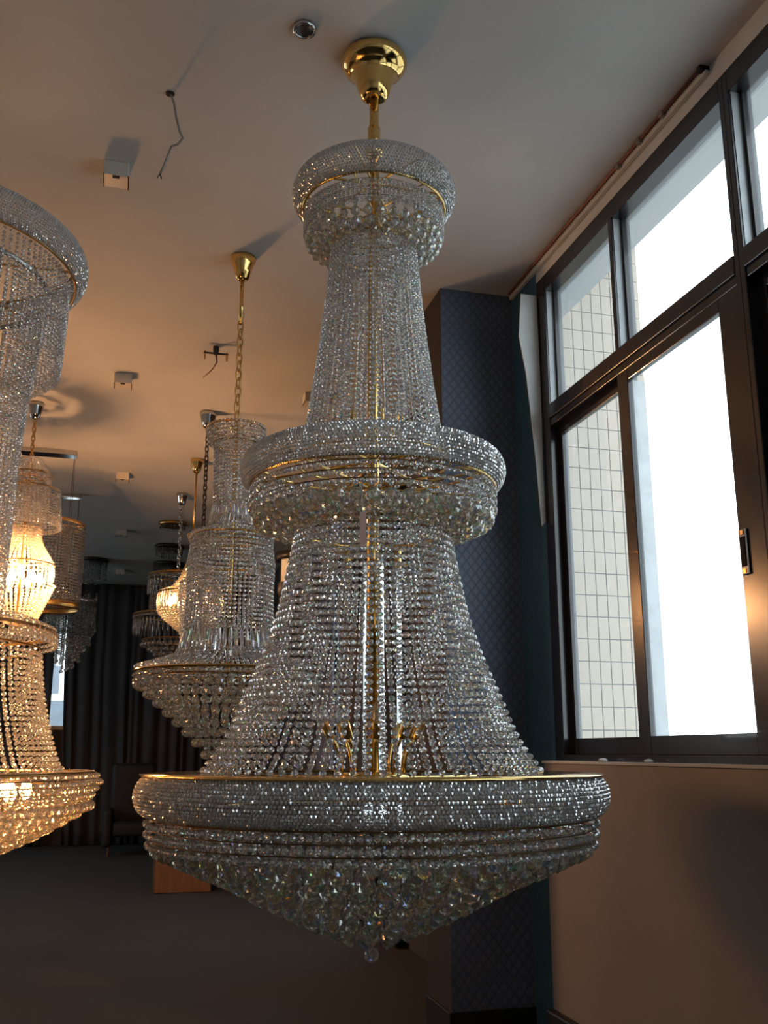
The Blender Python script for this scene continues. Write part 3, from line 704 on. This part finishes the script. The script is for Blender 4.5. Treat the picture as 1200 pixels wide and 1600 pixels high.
l1.bulbs([(2 * math.pi * (k + 0.1) / 8, 0.30, 0.08, True) for k in range(8)], size=0.022)
l1.bulbs([(2 * math.pi * (k + 0.5) / 8, 0.30, 0.44, True) for k in range(8)], size=0.022)
l1.finish(300)

# ---- second in the left row, only a slice shows
A2 = (-0.825, 7.831)
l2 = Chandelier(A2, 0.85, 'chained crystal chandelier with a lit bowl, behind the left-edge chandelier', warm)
canopy_small = [(0.0005, ZC), (0.062, ZC - 0.002), (0.066, ZC - 0.012), (0.058, ZC - 0.04), (0.045, ZC - 0.09), (0.034, ZC - 0.125), (0.016, ZC - 0.135), (0.0005, ZC - 0.135)]
l2.canopy(canopy_small, M['chrome'])
q = sides(A2, [(82, 745), (94, 770), (95, 828), (66, 850), (85, 885), (86, 915), (70, 945), (56, 968)])
l2.chain((A2[0], A2[1], ZC - 0.13), (A2[0], A2[1], q[0][1] + 0.06), 0.05, 0.005)
l2.rod('centre_pole', q[0][1] + 0.1, q[7][1], 0.012)
l2.ring('hoop', q[0][0], q[0][1], 0.006); l2.ring('hoop', q[1][0], q[1][1], 0.006); l2.ring('hoop', q[4][0], q[4][1], 0.006)
l2.spokes(0.01, q[0][0], q[0][1], 6); l2.spokes(0.01, q[4][0], q[4][1], 6)
l2.curtain([(q[0][0] * 0.45, q[0][1] + 0.13), (q[0][0] * 0.75, q[0][1] + 0.05), q[0]], 34, 0.02, 0.018, mat=M['crystal'])
l2.curtain([q[0], (q[0][0] - 0.01, q[1][1]), (q[0][0] - 0.02, q[2][1])], 50, 0.022, 0.02, mat=M['crystal'])
l2.curtain([q[1], q[2]], 56, 0.022, 0.02, mat=M['crystal'])
l2.curtain([(q[3][0] * 0.9, q[2][1]), q[3], q[4]], 40, 0.024, 0.022)
l2.spears(q[4][0], q[4][1] - 0.01, 40, 0.12, 0.02)
l2.curtain([(q[5][0], q[5][1]), q[6], q[7], (0.03, q[7][1] - 0.05)], 36, 0.024, 0.022)
l2.bulbs([(2 * math.pi * k / 6 + 0.2, q[4][0] * 0.6, q[5][1], True) for k in range(6)], 'bulb_bright', size=0.026)
l2.finish()

# ---- third: the chained empire chandelier left of the big one
A3 = (0.504, 5.026)
r1 = Chandelier(A3, -0.30, 'chained gold and crystal empire chandelier, unlit, just left of the biggest one', dict(ball=M['crystal_ball']))
r1.canopy([(0.0005, ZC), (0.070, ZC - 0.002), (0.073, ZC - 0.02), (0.060, ZC - 0.05), (0.048, ZC - 0.09), (0.035, ZC - 0.135), (0.018, ZC - 0.145), (0.0005, ZC - 0.145)])
r1.rod('rod', ZC - 0.14, 2.32, 0.011)
q = sides(A3, [(416, 668), (412, 690), (404, 712), (398, 790), (404, 822), (426, 838), (428, 880), (424, 985), (432, 1030)])
q2 = sides(A3, [(327, 668), (330, 692), (340, 712), (338, 790), (332, 822), (298, 838), (294, 880), (283, 985), (270, 1030), (210, 1048), (211, 1072), (250, 1108), (280, 1138), (308, 1168), (325, 1190)])
r1.chain((A3[0], A3[1], 2.33), (A3[0], A3[1], q2[0][1] + 0.05), 0.062, 0.0048, M['gold_dull'])
r1.rod('centre_pole', q2[0][1] + 0.04, q2[9][1] - 0.05, 0.012)
rr = [(a[0] + b[0]) / 2 for a, b in zip(q, q2)]; zz = [b[1] for b in q2]
r1.ring('hoop', rr[0], zz[0], 0.005); r1.spokes(0.01, rr[0], zz[0], 6)
r1.curtain([(rr[0], zz[0] + 0.012), (rr[0], zz[0] - 0.02), (rr[1], zz[1])], 44, 0.022, 0.021)
r1.ring('hoop', rr[1] - 0.02, zz[1], 0.004)
r1.curtain([(rr[2] + 0.005, zz[1]), (rr[2], zz[2]), (rr[3], zz[3])], 36, 0.021, 0.019)
r1.spears(rr[4] - 0.005, zz[3] + 0.01, 34, 0.13, 0.022, 0.15)
r1.ring('hoop', rr[5], zz[5], 0.005); r1.spokes(0.01, rr[5], zz[5], 8)
r1.curtain([(rr[4], zz[4] + 0.01), (rr[4] + 0.03, zz[5] + 0.02), (rr[5], zz[5] + 0.012)], 44, 0.022, 0.02)
r1.curtain([(rr[5], zz[5]), (rr[5] - 0.004, zz[5] - 0.05), (rr[6], zz[6])], 60, 0.022, 0.021)
r1.ring('hoop', rr[6] - 0.01, zz[6] + 0.01, 0.004)
r1.curtain([(rr[6], zz[6]), (rr[7] - 0.012, (zz[6] + zz[7]) / 2), (rr[7], zz[7])], 56, 0.0225, 0.0205)
r1.spears(rr[7] + 0.01, zz[7] + 0.02, 54, 0.15, 0.024, 0.2)
R3 = q2[9][0]
r1.curtain([(rr[8] - 0.01, zz[8] + 0.05), (rr[8] + 0.02, zz[8] + 0.015), (R3, q2[9][1] + 0.02)], 64, 0.022, 0.021)
r1.ring('hoop', R3, q2[9][1], 0.007); r1.spokes(0.012, R3, q2[9][1], 10, 0.005)
r1.fringe(R3, q2[9][1] - 0.022, 0.021); r1.fringe(R3, q2[9][1] - 0.048, 0.021)
bz3 = lambda r: float(np.interp(r, [0, q2[14][0], q2[13][0], q2[12][0], q2[11][0], q2[10][0]], [q2[14][1] - 0.10, q2[14][1], q2[13][1], q2[12][1], q2[11][1], q2[10][1]]))
for i, r in enumerate(np.arange(R3 - 0.015, 0.05, -0.05)): r1.ball_ring(float(r), bz3(r) + 0.012, 0.046, 0.052, 0.5 * (i % 2), chain=3)
r1.ball_ring(0.0, bz3(0), 0.05, 1)
r1.finish(300)

# ---- fourth canopy with chain, its body hidden behind the third
A4 = (0.537, 7.705)
r2 = Chandelier(A4, 0.55, 'crystal lantern on a dark chain from a chrome ceiling cup, mostly hidden behind another', dict(metal=M['chrome']))
r2.canopy([(r * 1.15, z) for r, z in canopy_small], M['chrome'])
r2.chain((A4[0], A4[1], ZC - 0.13), (A4[0], A4[1], 1.45), 0.055, 0.005, M['steel_dark'])
r2.rod('centre_pole', 1.46, 0.6, 0.012)
r2.ring('hoop', 0.16, 1.30, 0.006); r2.spokes(0.01, 0.16, 1.30, 6)
r2.curtain([(0.04, 1.42), (0.10, 1.36), (0.16, 1.30)], 30, 0.024, 0.022)
r2.curtain([(0.16, 1.29), (0.15, 1.05), (0.13, 0.85), (0.03, 0.6)], 36, 0.024, 0.022)
r2.finish()

# ---- lit empire basket
A5 = (0.544, 9.068)
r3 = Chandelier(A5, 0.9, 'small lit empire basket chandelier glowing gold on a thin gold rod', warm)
r3.canopy(canopy_small, M['gold'])
q = sides(A5, [(294, 834), (297, 846), (302, 858), (289, 888), (272, 915), (246, 926), (244, 940), (252, 962), (272, 980), (290, 996)])
r3.rod('rod', ZC - 0.13, q[0][1] - 0.02, 0.009)
r3.ring('hoop', q[0][0], q[0][1], 0.006, mat=M['gold'])
r3.curtain([q[0], q[1], q[2], q[3], q[4], (q[5][0], q[5][1])], 44, 0.026, 0.026)
r3.ring('hoop', q[5][0], q[5][1], 0.009, mat=M['gold']); r3.spokes(0.01, q[5][0], q[5][1], 8)
r3.spears(q[5][0] - 0.005, q[5][1], 52, 0.15, 0.028, 0.0)
r3.curtain([(q[6][0] - 0.01, q[6][1] - 0.07), q[7], q[8], q[9], (0.03, q[9][1] - 0.06)], 44, 0.026, 0.026)
r3.bulbs([(2 * math.pi * (k + 0.2) / 7, q[5][0] * 0.62, q[6][1] - 0.03, True) for k in range(7)], 'bulb_soft', size=0.028)
r3.bulbs([(2 * math.pi * (k + 0.2) / 4, q[3][0] * 0.4, q[4][1], True) for k in range(4)], 'bulb_soft', size=0.024)
r3.finish()

# ---- silver two-drum chandelier at the back
A6 = (0.483, 10.385)
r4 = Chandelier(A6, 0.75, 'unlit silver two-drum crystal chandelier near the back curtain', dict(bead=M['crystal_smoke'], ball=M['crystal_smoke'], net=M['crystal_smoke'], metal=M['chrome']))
r4.canopy(canopy_small, M['chrome'])
q = sides(A6, [(232, 898), (230, 930), (232, 955), (209, 960), (208, 990), (222, 1000), (226, 1015), (236, 1034)])
r4.chain((A6[0], A6[1], ZC - 0.13), (A6[0], A6[1], q[0][1]), 0.06, 0.006, M['chrome'])
r4.ring('hoop', q[0][0], q[0][1], 0.010, mat=M['gold_dull']); r4.spokes(0.01, q[0][0], q[0][1], 6)
r4.fringe(q[0][0], q[0][1] - 0.03, 0.03); r4.spears(q[0][0], q[0][1] - 0.045, 40, 0.17, 0.024)
r4.curtain([(q[2][0] - 0.01, q[1][1]), (q[2][0] - 0.005, q[2][1])], 40, 0.028, 0.026)
r4.ring('hoop', q[3][0], q[3][1], 0.010, mat=M['gold_dull']); r4.spokes(0.01, q[3][0], q[3][1], 6)
r4.fringe(q[3][0], q[3][1] - 0.03, 0.03); r4.spears(q[3][0], q[3][1] - 0.045, 56, 0.17, 0.024)
r4.ring('hoop', q[5][0], q[5][1], 0.008, mat=M['gold_dull'])
for k in range(4): r4.ball_ring(q[5][0] - 0.07 * k, q[5][1] - 0.05 - 0.05 * k, 0.05, 0.058, 0.5 * (k % 2), 1)
r4.finish()

# ---- drum pendant on wires, left row
A7 = (-0.76, 9.13)
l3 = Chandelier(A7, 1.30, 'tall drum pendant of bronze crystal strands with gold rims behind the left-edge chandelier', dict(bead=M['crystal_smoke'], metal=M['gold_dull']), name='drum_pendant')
p0, p1 = on_z(56, 704, ZC), on_z(120, 707, ZC)
m = MB().box((p0[0] - 0.12 - A7[0], -0.07, ZC - 0.045 - l3.zb), (p1[0] - A7[0], 0.07, ZC - l3.zb)); m.build('ceiling_plate', M['chrome'], l3.root, bevel=0.004)
q = sides(A7, [(133, 824), (127, 950)])
for k in range(4):
    a = math.pi / 4 + k * math.pi / 2; x, y = q[0][0] * 0.8 * math.cos(a), q[0][0] * 0.8 * math.sin(a)
    MB().tube([(x, max(-0.06, min(0.06, y)), ZC - 0.04 - l3.zb), (x, y, q[0][1] - l3.zb)], 0.0025, 5).build('wire', M['steel_dark'], l3.root)
l3.ring('rim', q[0][0], q[0][1], 0.008, 0.018); l3.ring('rim', q[0][0], q[1][1], 0.008, 0.03)
l3.spokes(0.01, q[0][0], q[0][1], 4); l3.spokes(0.01, q[0][0], q[1][1], 4)
l3.curtain([(q[0][0], q[0][1] - 0.01), (q[0][0], q[1][1] + 0.02)], 60, 0.027, 0.024)
l3.curtain([(q[0][0] * 0.6, q[0][1] - 0.01), (q[0][0] * 0.6, q[1][1] + 0.02)], 36, 0.027, 0.024)
l3.finish()

# ---- stepped tassel pendant
A8 = (-0.60, 10.75)
l4 = Chandelier(A8, 0.85, 'silver pendant of stepped crystal tassels below the bronze drum pendant', dict(bead=M['crystal_smoke'], metal=M['chrome']), name='tassel_pendant')
q = sides(A8, [(152, 945), (152, 1000), (110, 1058)])
m = MB().box((-0.30, -0.05, ZC - 0.04 - l4.zb), (0.02, 0.05, ZC - l4.zb)); m.build('ceiling_plate', M['chrome'], l4.root, bevel=0.004)
MB().tube([(0, 0, ZC - 0.03 - l4.zb), (0, 0, q[0][1] - l4.zb)], 0.004, 6).build('wire', M['steel_dark'], l4.root)
l4.lathe('top_plate', [(0.0005, q[0][1] + 0.03), (q[0][0], q[0][1] + 0.03), (q[0][0], q[0][1]), (0.0005, q[0][1])], M['chrome'])
for k, (f, zlen) in enumerate(((0.97, 0.36), (0.80, 0.45), (0.62, 0.55), (0.44, 0.66), (0.24, 0.74))):
    n = max(6, int(34 * f)); q_ = path_points([(q[0][0] * f, q[0][1]), (q[0][0] * f, q[0][1] - zlen)], 0.026)
    pos = np.stack([q_[:, 0], 0 * q_[:, 0], q_[:, 1] - l4.zb], -1); me = scatter_mesh('tassel', pos, np.r_[np.full(len(pos) - 1, 0.023), 0.042])
    for j in range(n):
        o = link('tassel', me, M['crystal_smoke'], l4.root); o.rotation_euler.z = 2 * math.pi * (j + 0.3 * k) / n; o.location.z = random.uniform(0, 0.12)
l4.finish()

# ---- dark shade lamp between the third chandelier and the big one
A9 = tuple(on_y(462, 900, 8.6)[:2])
s5 = Chandelier(A9, 0.9, 'black lamp with a white glass drum, hung on wires behind the gap between two chandeliers', dict(metal=M['steel_dark'], bead=M['crystal_smoke']), name='pendant_lamp')
q = sides(A9, [(430, 858), (434, 868), (438, 880), (438, 912), (433, 925), (440, 942)])
s5.lathe('ceiling_plate', [(0.0005, ZC), (0.13, ZC), (0.13, ZC - 0.03), (0.0005, ZC - 0.03)], M['steel_dark'])
for k in range(4):
    a = k * math.pi / 2 + 0.5
    MB().tube([(0.1 * math.cos(a), 0.1 * math.sin(a), ZC - 0.02 - s5.zb), (q[1][0] * 0.9 * math.cos(a), q[1][0] * 0.9 * math.sin(a), q[1][1] - s5.zb)], 0.003, 5).build('wire', M['chrome'], s5.root)
s5.lathe('top_ring', [(q[1][0] - 0.05, q[1][1] + 0.02), (q[0][0], q[1][1] + 0.02), (q[0][0], q[1][1] - 0.05), (q[1][0] - 0.05, q[1][1] - 0.05), (q[1][0] - 0.05, q[1][1] + 0.02)])
s5.lathe('shade', [(q[2][0], q[1][1] - 0.04), (q[2][0], q[3][1]), (q[2][0] - 0.006, q[3][1]), (q[2][0] - 0.006, q[1][1] - 0.04)], M['shade_white'])
for k in range(8):
    a = k * math.pi / 4 + 0.2; x, y = q[2][0] * 1.02 * math.cos(a), q[2][0] * 1.02 * math.sin(a)
    MB().tube([(x, y, q[1][1] - s5.zb), (x, y, q[3][1] - s5.zb)], 0.006, 6).build('upright', M['steel_dark'], s5.root)
s5.lathe('bowl', [(q[4][0], q[3][1]), (q[4][0], q[4][1]), (q[5][0] * 0.8, q[5][1]), (q[5][0] * 0.35, q[5][1] - 0.05), (0.0005, q[5][1] - 0.06)])
s5.curtain([(q[2][0], q[4][1]), (q[2][0] * 0.98, q[4][1] - 0.24)], 36, 0.025, 0.021)
s5.finish()

# ---- dim fixtures under the far ceiling
def far_fixture(px, py, r, h, label, kind):
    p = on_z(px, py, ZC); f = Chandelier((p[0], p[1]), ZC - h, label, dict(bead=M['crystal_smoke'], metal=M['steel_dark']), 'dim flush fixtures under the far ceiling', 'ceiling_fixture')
    f.lathe('ceiling_plate', [(0.0005, ZC), (r, ZC), (r, ZC - 0.03), (r * 0.92, ZC - 0.045), (0.0005, ZC - 0.045)], M['gold_dull'] if kind == 1 else M['steel_dark'])
    f.curtain([(r * 0.9, ZC - 0.05), (r * 0.85, ZC - h)], 26, 0.032, 0.026)
    if kind != 1: f.curtain([(r * 0.55, ZC - 0.05), (r * 0.5, ZC - h * 1.2)], 16, 0.032, 0.026)
    f.finish()
far_fixture(270, 817, 0.17, 0.09, 'round flush ceiling plate with a dull gold edge above the far right row', 1)
far_fixture(265, 853, 0.20, 0.14, 'dim flush crystal fixture behind the gold-edged ceiling plate', 2)
far_fixture(263, 880, 0.22, 0.30, 'dim flush crystal fixture farthest along the right row', 2)
far_fixture(146, 874, 0.22, 0.30, 'dim flush crystal fixture right of the bronze drum pendant', 2)

# ================================================================== THINGS ON THE CEILING
# recessed downlight
p = on_z(476, 43, ZC); d = empty('downlight', (p[0], p[1], E + ZC - 0.02), 'round recessed glass downlight in the ceiling beside the gold canopy', 'downlight')
MB().lathe([(0.036, 0.019), (0.046, 0.019), (0.048, 0.010), (0.044, 0.002), (0.037, 0.0), (0.034, 0.006), (0.036, 0.019)], 32).build('trim_ring', M['chrome'], d, smooth=True)
MB().lathe([(0.0005, 0.004), (0.02, 0.003), (0.035, 0.010), (0.035, 0.018), (0.0005, 0.018)], 24).build('lens', M['crystal_smoke'], d)
# ceiling hole with hanging wire
p = on_z(266, 146, ZC); w = empty('hanging_cable', (p[0], p[1], E + ZC - 0.45), 'loose grey cable hanging from a small dark hole in the ceiling', 'cable')
px = [(266, 146), (272, 160), (276, 185), (281, 205), (286, 216), (278, 226), (268, 229), (262, 245), (255, 262), (250, 272)]
D0 = p[1]; pts = [on_y(x, y, D0 + 0.01 * i) - np.array([p[0], p[1], ZC - 0.45]) for i, (x, y) in enumerate(px)]
MB().tube(pts, 0.0055, 7).build('cable', M['cable'], w, smooth=True)
for dx in (-0.012, 0.008):
    e = np.array(pts[-1]); MB().tube([e, e + np.array([dx, 0, -0.022])], 0.0025, 5).build('wire_end', M['steel_dark'], w)
MB().lathe([(0.0005, 0.449), (0.016, 0.449), (0.019, 0.4495), (0.019, 0.4455), (0.013, 0.4452), (0.0005, 0.4452)], 18).build('grommet', M['hole'], w)
# square white surface boxes in a row
boxes = [(183, 262, 0.115, 'square white ceiling box with two shiny edges, nearest of its row'), (193, 588, 0.125, 'second white ceiling box of the row, beside the left crown'),
         (192, 740, 0.125, 'third white ceiling box of the row, over the dark aisle'), (190, 829, 0.13, 'fourth white ceiling box of the row, in the dim far ceiling'),
         (188, 891, 0.13, 'fifth and farthest white ceiling box of the row'), (486, 617, 0.115, 'white ceiling box half hidden behind the upper bead curtain')]
for x, y, s_, lb in boxes:
    p = on_z(x, y, ZC); b = empty('ceiling_box', (p[0], p[1], E + ZC - 0.075), lb, 'ceiling box', 'white boxes on the ceiling')
    MB().box((-s_ / 2, -s_ / 2, 0.0), (s_ / 2, s_ / 2, 0.075)).build('housing', M['white_plastic'], b, bevel=0.004)
    for sx in (-1, 1): MB().box((sx * s_ / 2 - 0.0025, -s_ / 2 - 0.003, -0.003), (sx * s_ / 2 + 0.0025, s_ / 2, 0.003)).build('edge_strip', M['gold'], b)
    MB().box((-0.016, -s_ / 2 + 0.006, -0.004), (0.016, -s_ / 2 + 0.026, 0.001)).build('slot', M['hole'], b)
# bracket with a wire
p = on_z(338, 542, ZC); b = empty('fixing_bracket', (p[0], p[1], E + ZC - 0.30), 'small metal ceiling crossbar with a dangling brown wire', 'bracket')
k_ = 0.30
MB().lathe([(0.0005, k_), (0.022, k_), (0.022, k_ - 0.03), (0.014, k_ - 0.06), (0.0005, k_ - 0.06)], 14).build('stem', M['steel_dark'], b)
MB().box((-0.085, -0.008, k_ - 0.055), (0.085, 0.008, k_ - 0.045)).build('crossbar', M['steel_dark'], b, bevel=0.002)
for sx in (-1, 1): MB().lathe([(0.0005, k_ - 0.035), (0.006, k_ - 0.035), (0.006, k_ - 0.10), (0.0005, k_ - 0.10)], 8, (sx * 0.075, 0)).build('screw', M['gold_dull'], b)
pts = [on_y(x, y, p[1]) - np.array([p[0], p[1], ZC - 0.30]) for x, y in ((338, 555), (339, 566), (334, 574), (329, 580), (322, 586), (317, 590))]
MB().tube(pts, [0.006, 0.006, 0.004, 0.004, 0.003, 0.002], 6).build('wire', M['cable_red'], b, smooth=True)
# trunking along the ceiling edge above the window
t = empty('cable_trunking', (WX - 0.03, 2.95, E + ZC - 0.05), 'thin pale trunking with a red-brown cable and clips along the ceiling edge above the window', 'trunking')
MB().box((0.006, 0, 0.012), (0.028, 2.12, 0.045)).build('channel', M['wall_white'], t, bevel=0.003)
MB().tube([(-0.006, 0.02, 0.04), (-0.004, 0.7, 0.041), (-0.007, 1.4, 0.040), (-0.003, 2.1, 0.041)], 0.007, 7).build('cable', M['cable_red'], t, smooth=True)
for y in (0.0, 0.30, 0.50, 0.70): MB().box((-0.016, y, 0.025), (0.03, y + 0.025, 0.049)).build('clip', M['steel_dark'] if y == 0 else M['cable'], t, bevel=0.003)

# crumbs of plaster on the sill
for x, y, s_, lb in ((942, 1184, 0.022, 'chip of pale plaster on the window sill below the left pane'), (1013, 1184, 0.020, 'chip of pale plaster on the window sill at the meeting stiles')):
    p = on_x(x, y, 2.12); c = MB(); v, f = gem(6, [(0.3, 0.4), (-0.1, 0.5), (-0.4, 0.4)])
    c.add([(a[0] * s_ * 2.0, a[1] * s_ * 2.2, a[2] * s_ * 0.8) for a in v], [tuple(i) for i in f]); o = c.build('plaster_chip', M['wall_white'])
    o.location = (p[0], p[1], E - 0.043 + s_ * 0.4); tag(o, lb, 'plaster chip', 'plaster chips on the sill')

# ================================================================== FLOOR THINGS
# wooden plinth
p0, p1 = on_z(240, 1397, FL), on_z(330, 1395, FL); yb = p0[1]
wp = empty('wooden_plinth', ((p0[0] + p1[0]) / 2, yb + 0.3, 0), 'orange-brown wooden display plinth on the dark floor behind the big chandelier', 'plinth')
hw = (p1[0] - p0[0]) / 2
MB().box((-hw, -0.29, 0.0), (hw, 0.32, 0.70)).build('body', M['wood_dark'], wp, bevel=0.004)
MB().box((-hw + 0.002, -0.305, 0.005), (hw - 0.002, -0.29, 0.69)).build('front_panel', M['wood'], wp, bevel=0.003)
MB().box((-hw - 0.012, -0.315, 0.70), (hw + 0.012, 0.33, 0.725)).build('top', M['wood'], wp, bevel=0.004)
# high-backed dark armchair
ac = on_z(203, 1338, FL); ar = empty('armchair', (ac[0], ac[1] + 0.3, 0), 'high-backed black leather armchair standing before the back curtain', 'armchair')
def soft(name, a, b, bev=0.05):
    o = MB().box(a, b).build(name, M['leather'], ar); md = o.modifiers.new('bevel', 'BEVEL'); md.width = bev; md.segments = 4; o.data.shade_smooth(); return o
soft('backrest', (-0.32, 0.18, 0.38), (0.32, 0.36, 1.26), 0.07); soft('seat', (-0.27, -0.32, 0.26), (0.27, 0.20, 0.46))
for sx in (-1, 1): soft('armrest', (sx * 0.27, -0.34, 0.12), (sx * 0.40, 0.30, 0.64))
for sx in (-1, 1):
    for sy in (-0.28, 0.26): MB().lathe([(0.0005, 0), (0.02, 0), (0.028, 0.27), (0.0005, 0.27)], 10, (sx * 0.30, sy)).build('leg', M['wood_dark'], ar)
